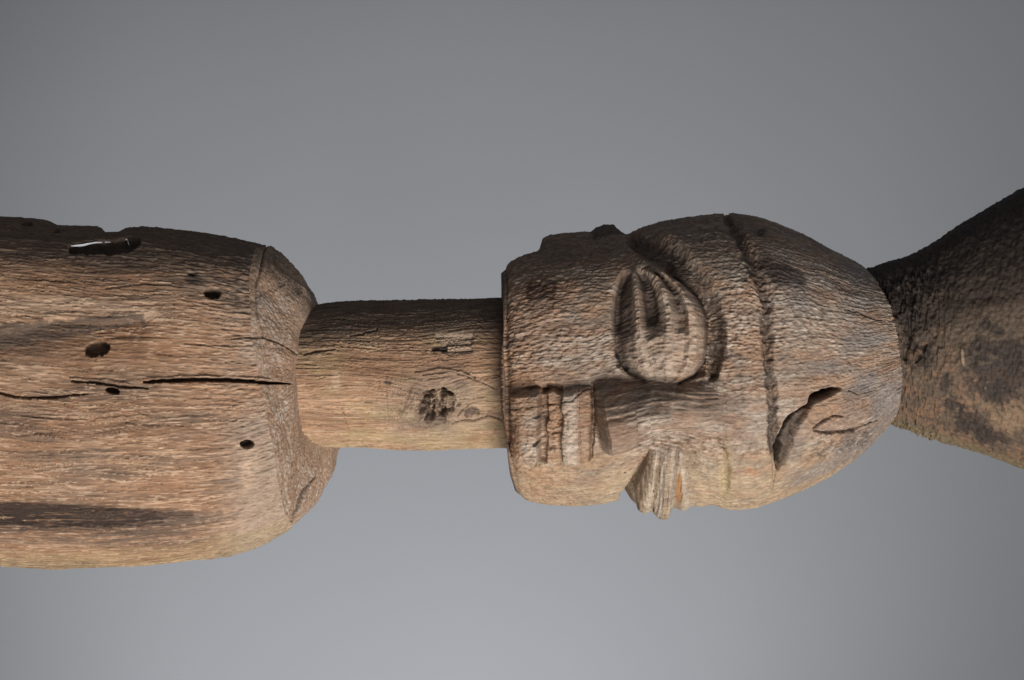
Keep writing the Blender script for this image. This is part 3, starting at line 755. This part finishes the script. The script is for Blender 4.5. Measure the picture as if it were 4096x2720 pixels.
    c = mix(c, RED * 1.1, blob(X, Y, 2060, 1770, 36, 60, 0, 0.5, 258, 0.5, 25) * 0.7 * body)
    c = mix(c, np.array((0.34, 0.15, 0.07), f32), blob(X, Y, 3005, 1880, 32, 14, 0.3, 0.6, 259, 0.5, 18) * 0.45)
    c = mix(c, DBROWN, blob(X, Y, 3090, 1775, 20, 40, 0, .4, 260, .4, 20) * 0.8)
    c = mix(c, OCHRE * 0.9, blob(X, Y, 2905, 1900, 26, 130, 0, 0.5, 261, 0.5, 40) * 0.45)
    c = mix(c, np.array((0.30, 0.135, 0.045), f32), blob(X, Y, 2730, 1930, 10, 50, -0.05, 0.4, 262, 0.4, 20) * 0.8)
    c = mix(c, TAN * 0.9, blob(X, Y, 3360, 1660, 150, 90, -0.2, 0.5, 263, 0.5, 50) * 0.45)
    c = mix(c, np.array((0.17, 0.165, 0.165), f32), np.clip(crown * (0.15 + 0.9 * fbm(x / 150, v / 120, 264, 3)), 0, 0.5))
    c = mix(c, DBROWN * 0.5, np.clip(ck * 0.82 + ero * np.clip(0.2 + fbm(x / 22, v / 12, 265, 3), 0, .6), 0, 0.8) * fr)
    c = mix(c, DARK * 0.5, np.clip(ckd + 0.8 * c2 + 0.75 * c3 + 0.5 * c4 + 0.5 * c5 + 0.55 * mc, 0, 0.95) * fr)
    for (cx, cy, r_) in ((2158, 1662, 8), (2152, 1761, 8), (2038, 1772, 6), (2033, 1812, 5), (2472, 1425, 14), (2476, 1464, 12), (2510, 1475, 14), (2612, 1914, 6), (2500, 1890, 5), (2982, 1120, 9)):
        c = mix(c, BLACK, blob(X, Y, cx, cy, r_, r_ * 0.8, 0, 0.4, cx, 0.3, 12) * 0.9)
    c = np.where(under[..., None] > 0, np.broadcast_to(DBROWN, P.shape), c)
    # ---------------- split into the carved features
    F = grid_faces(nr, nc)
    ft = tag[:-1, :].copy()
    fF = F.reshape(-1, 4); ft = ft.reshape(-1)
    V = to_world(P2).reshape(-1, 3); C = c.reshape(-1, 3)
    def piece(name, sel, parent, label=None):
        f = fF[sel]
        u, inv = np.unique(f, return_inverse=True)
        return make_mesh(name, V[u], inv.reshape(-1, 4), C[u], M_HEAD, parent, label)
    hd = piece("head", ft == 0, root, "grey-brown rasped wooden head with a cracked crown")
    piece("eye", ft == 1, hd, "bulging slit eye facing the lens side")
    piece("eye", ft == 2, hd, "bulging slit eye on the far side of the nose")
    piece("nose", ft == 3, hd); piece("lower_lip", ft == 4, hd); piece("upper_lip", ft == 5, hd); piece("ear", ft == 6, hd)
    for k in range(6):
        if (ft == 10 + k).any(): piece("tooth", ft == 10 + k, hd)
build_head()

# ================================================================== HEADDRESS
def build_headdress():
    th = angles(520, 110); nc = len(th)
    YT = smooth_table([(3300, 1120), (3462, 1084), (3530, 1060), (3600, 1036), (3650, 1016), (3700, 990), (3750, 960), (3800, 926), (3850, 892), (3950, 826), (4100, 738), (4450, 560)], 3200, 4600, 31)
    YB = smooth_table([(3300, 1640), (3450, 1660), (3560, 1690), (3650, 1721), (3800, 1772), (3950, 1822), (4100, 1876), (4450, 1985)], 3200, 4600, 41)
    sth, cth = sup(th, 2.15)
    xa = np.r_[np.linspace(3440, 4110, 240), np.linspace(4125, 4440, 20)]
    yt, yb = YT(xa)[:, None], YB(xa)[:, None]
    a = (yb - yt) / 2
    dep = np.interp(xa, [3440, 3560, 3620, 3700, 4100, 4440], [0.90, 0.94, 0.90, 0.86, 0.80, 0.78])[:, None]
    P = np.stack([np.broadcast_to(xa[:, None], (len(xa), nc)), (yt + yb) / 2 + a * sth, a * dep * cth], -1)
    cap = []
    for q in (0.97, 0.6, 0.02):
        z = P[-1].copy(); cy = z[:, 1].mean(); z[:, 1] = cy + (z[:, 1] - cy) * q; z[:, 2] *= q; z[:, 0] += 6; cap.append(z)
    P = np.concatenate([P, np.array(cap)]); nr = len(P); n = normals(P); X, Y = project(P)
    th2 = np.broadcast_to(np.where(th > math.pi, th - 2 * math.pi, th), P.shape[:2])
    x = P[..., 0]; v = 1380 + th2 * 420
    h = fbm(x / 220, v / 220, 300, 2) * 9
    w1 = worley(x / 22, v / 20, 301); w2 = worley(x / 12, v / 26, 302)
    h += (0.5 - w1) * 4 + fbm(x / 12, v / 26, 303, 3) * 5
    nick = (1 - ss(3700, 3860, X)) * np.clip(fbm(x / 9, v / 46, 304, 3), -1, 1)
    h += 15 * nick * ss(-1.2, -0.8, th2)
    # deep saw-cut scores round the root
    h -= 18 * cut(X, Y, [(3640, 1090, 8), (3644, 1200, 12), (3640, 1330, 12), (3618, 1440, 6)], 8, 41, .7)
    h -= 12 * cut(X, Y, [(3530, 1130, 4), (3545, 1200, 6), (3570, 1260, 4)], 5, 42) + 12 * cut(X, Y, [(3600, 1120, 4), (3612, 1180, 5), (3600, 1250, 3)], 5, 43)
    h -= 10 * cut(X, Y, [(3575, 1430, 5), (3590, 1470, 7), (3580, 1500, 4)], 6, 44) + 10 * cut(X, Y, [(3700, 1380, 4), (3680, 1430, 6), (3660, 1450, 3)], 6, 45)
    h += 14 * blob(X, Y, 3568, 1282, 24, 13, 0, .3, 46, .4, 20)
    h += 12 * blob(X, Y, 3853, 1425, 10, 36, -0.1, .3, 47, .4, 20)
    fac = np.interp(X, [3850, 4100], [1236, 1200])
    h -= 10 * (1 - ss(-40, 8, Y - fac)) * ss(3800, 3950, X)
    P2 = P + n * h[..., None]
    md = fbm(x / 70, v / 70, 310, 4)
    BR = np.array((0.125, 0.088, 0.060), f32)
    c = np.broadcast_to(BR, P.shape).copy()
    c = mix(c, TAN * 0.62, np.clip(-0.12 + 1.3 * md + 1.1 * (0.45 - w1) + 0.4 * fbm(x / 16, v / 16, 330, 3) + 0.45 * ss(1480, 1640, Y), 0, 0.75))
    c = mix(c, DBROWN, np.clip((w1 - 0.35) * 1.1 + nick * -0.6, 0, 0.7))
    c = mix(c, np.array((0.30, 0.20, 0.12), f32), blob(X, Y, 4060, 1660, 120, 60, 0.15, .6, 311, .5, 40) * 0.5)
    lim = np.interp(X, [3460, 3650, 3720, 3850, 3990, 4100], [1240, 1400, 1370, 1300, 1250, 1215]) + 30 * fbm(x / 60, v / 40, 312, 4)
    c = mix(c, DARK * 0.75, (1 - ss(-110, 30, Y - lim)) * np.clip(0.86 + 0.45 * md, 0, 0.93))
    for k, (cx, cy, rx, ry, ro) in enumerate(((4000, 1500, 110, 95, 0.4), (3985, 1570, 50, 40, 0), (3785, 1535, 20, 34, 0), (3930, 1385, 60, 36, 0.4), (4060, 1420, 60, 60, 0), (3880, 1690, 70, 40, 0.5),
                                               (3640, 1260, 26, 150, 0), (3700, 1420, 26, 50, 0.3), (3960, 1310, 60, 26, 0.3), (3960, 1740, 70, 30, 0.3), (3820, 1620, 50, 30, .4))):
        c = mix(c, DARK * 0.8, blob(X, Y, cx, cy, rx, ry, ro, 1.0, 320 + k, 0.22, 22) * 0.8)
    c = mix(c, OLIVE * 0.9, ss(40, 8, np.interp(X, [3560, 3800, 4100], [1690, 1772, 1876]) - Y) * 0.35)  # olive rim light painted along the lower edge
    c = mix(c, np.array((0.55, 0.34, 0.22), f32), blob(X, Y, 3566, 1276, 18, 7, 0, .4, 46, .4, 20) * 0.9)
    c = mix(c, PALE * 0.8, blob(X, Y, 3853, 1425, 6, 36, -0.1, .3, 47, .4, 20) * 0.7)
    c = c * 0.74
    F = grid_faces(nr, nc).reshape(-1, 4)
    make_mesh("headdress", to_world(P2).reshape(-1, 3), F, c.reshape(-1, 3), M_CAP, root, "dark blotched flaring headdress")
build_headdress()
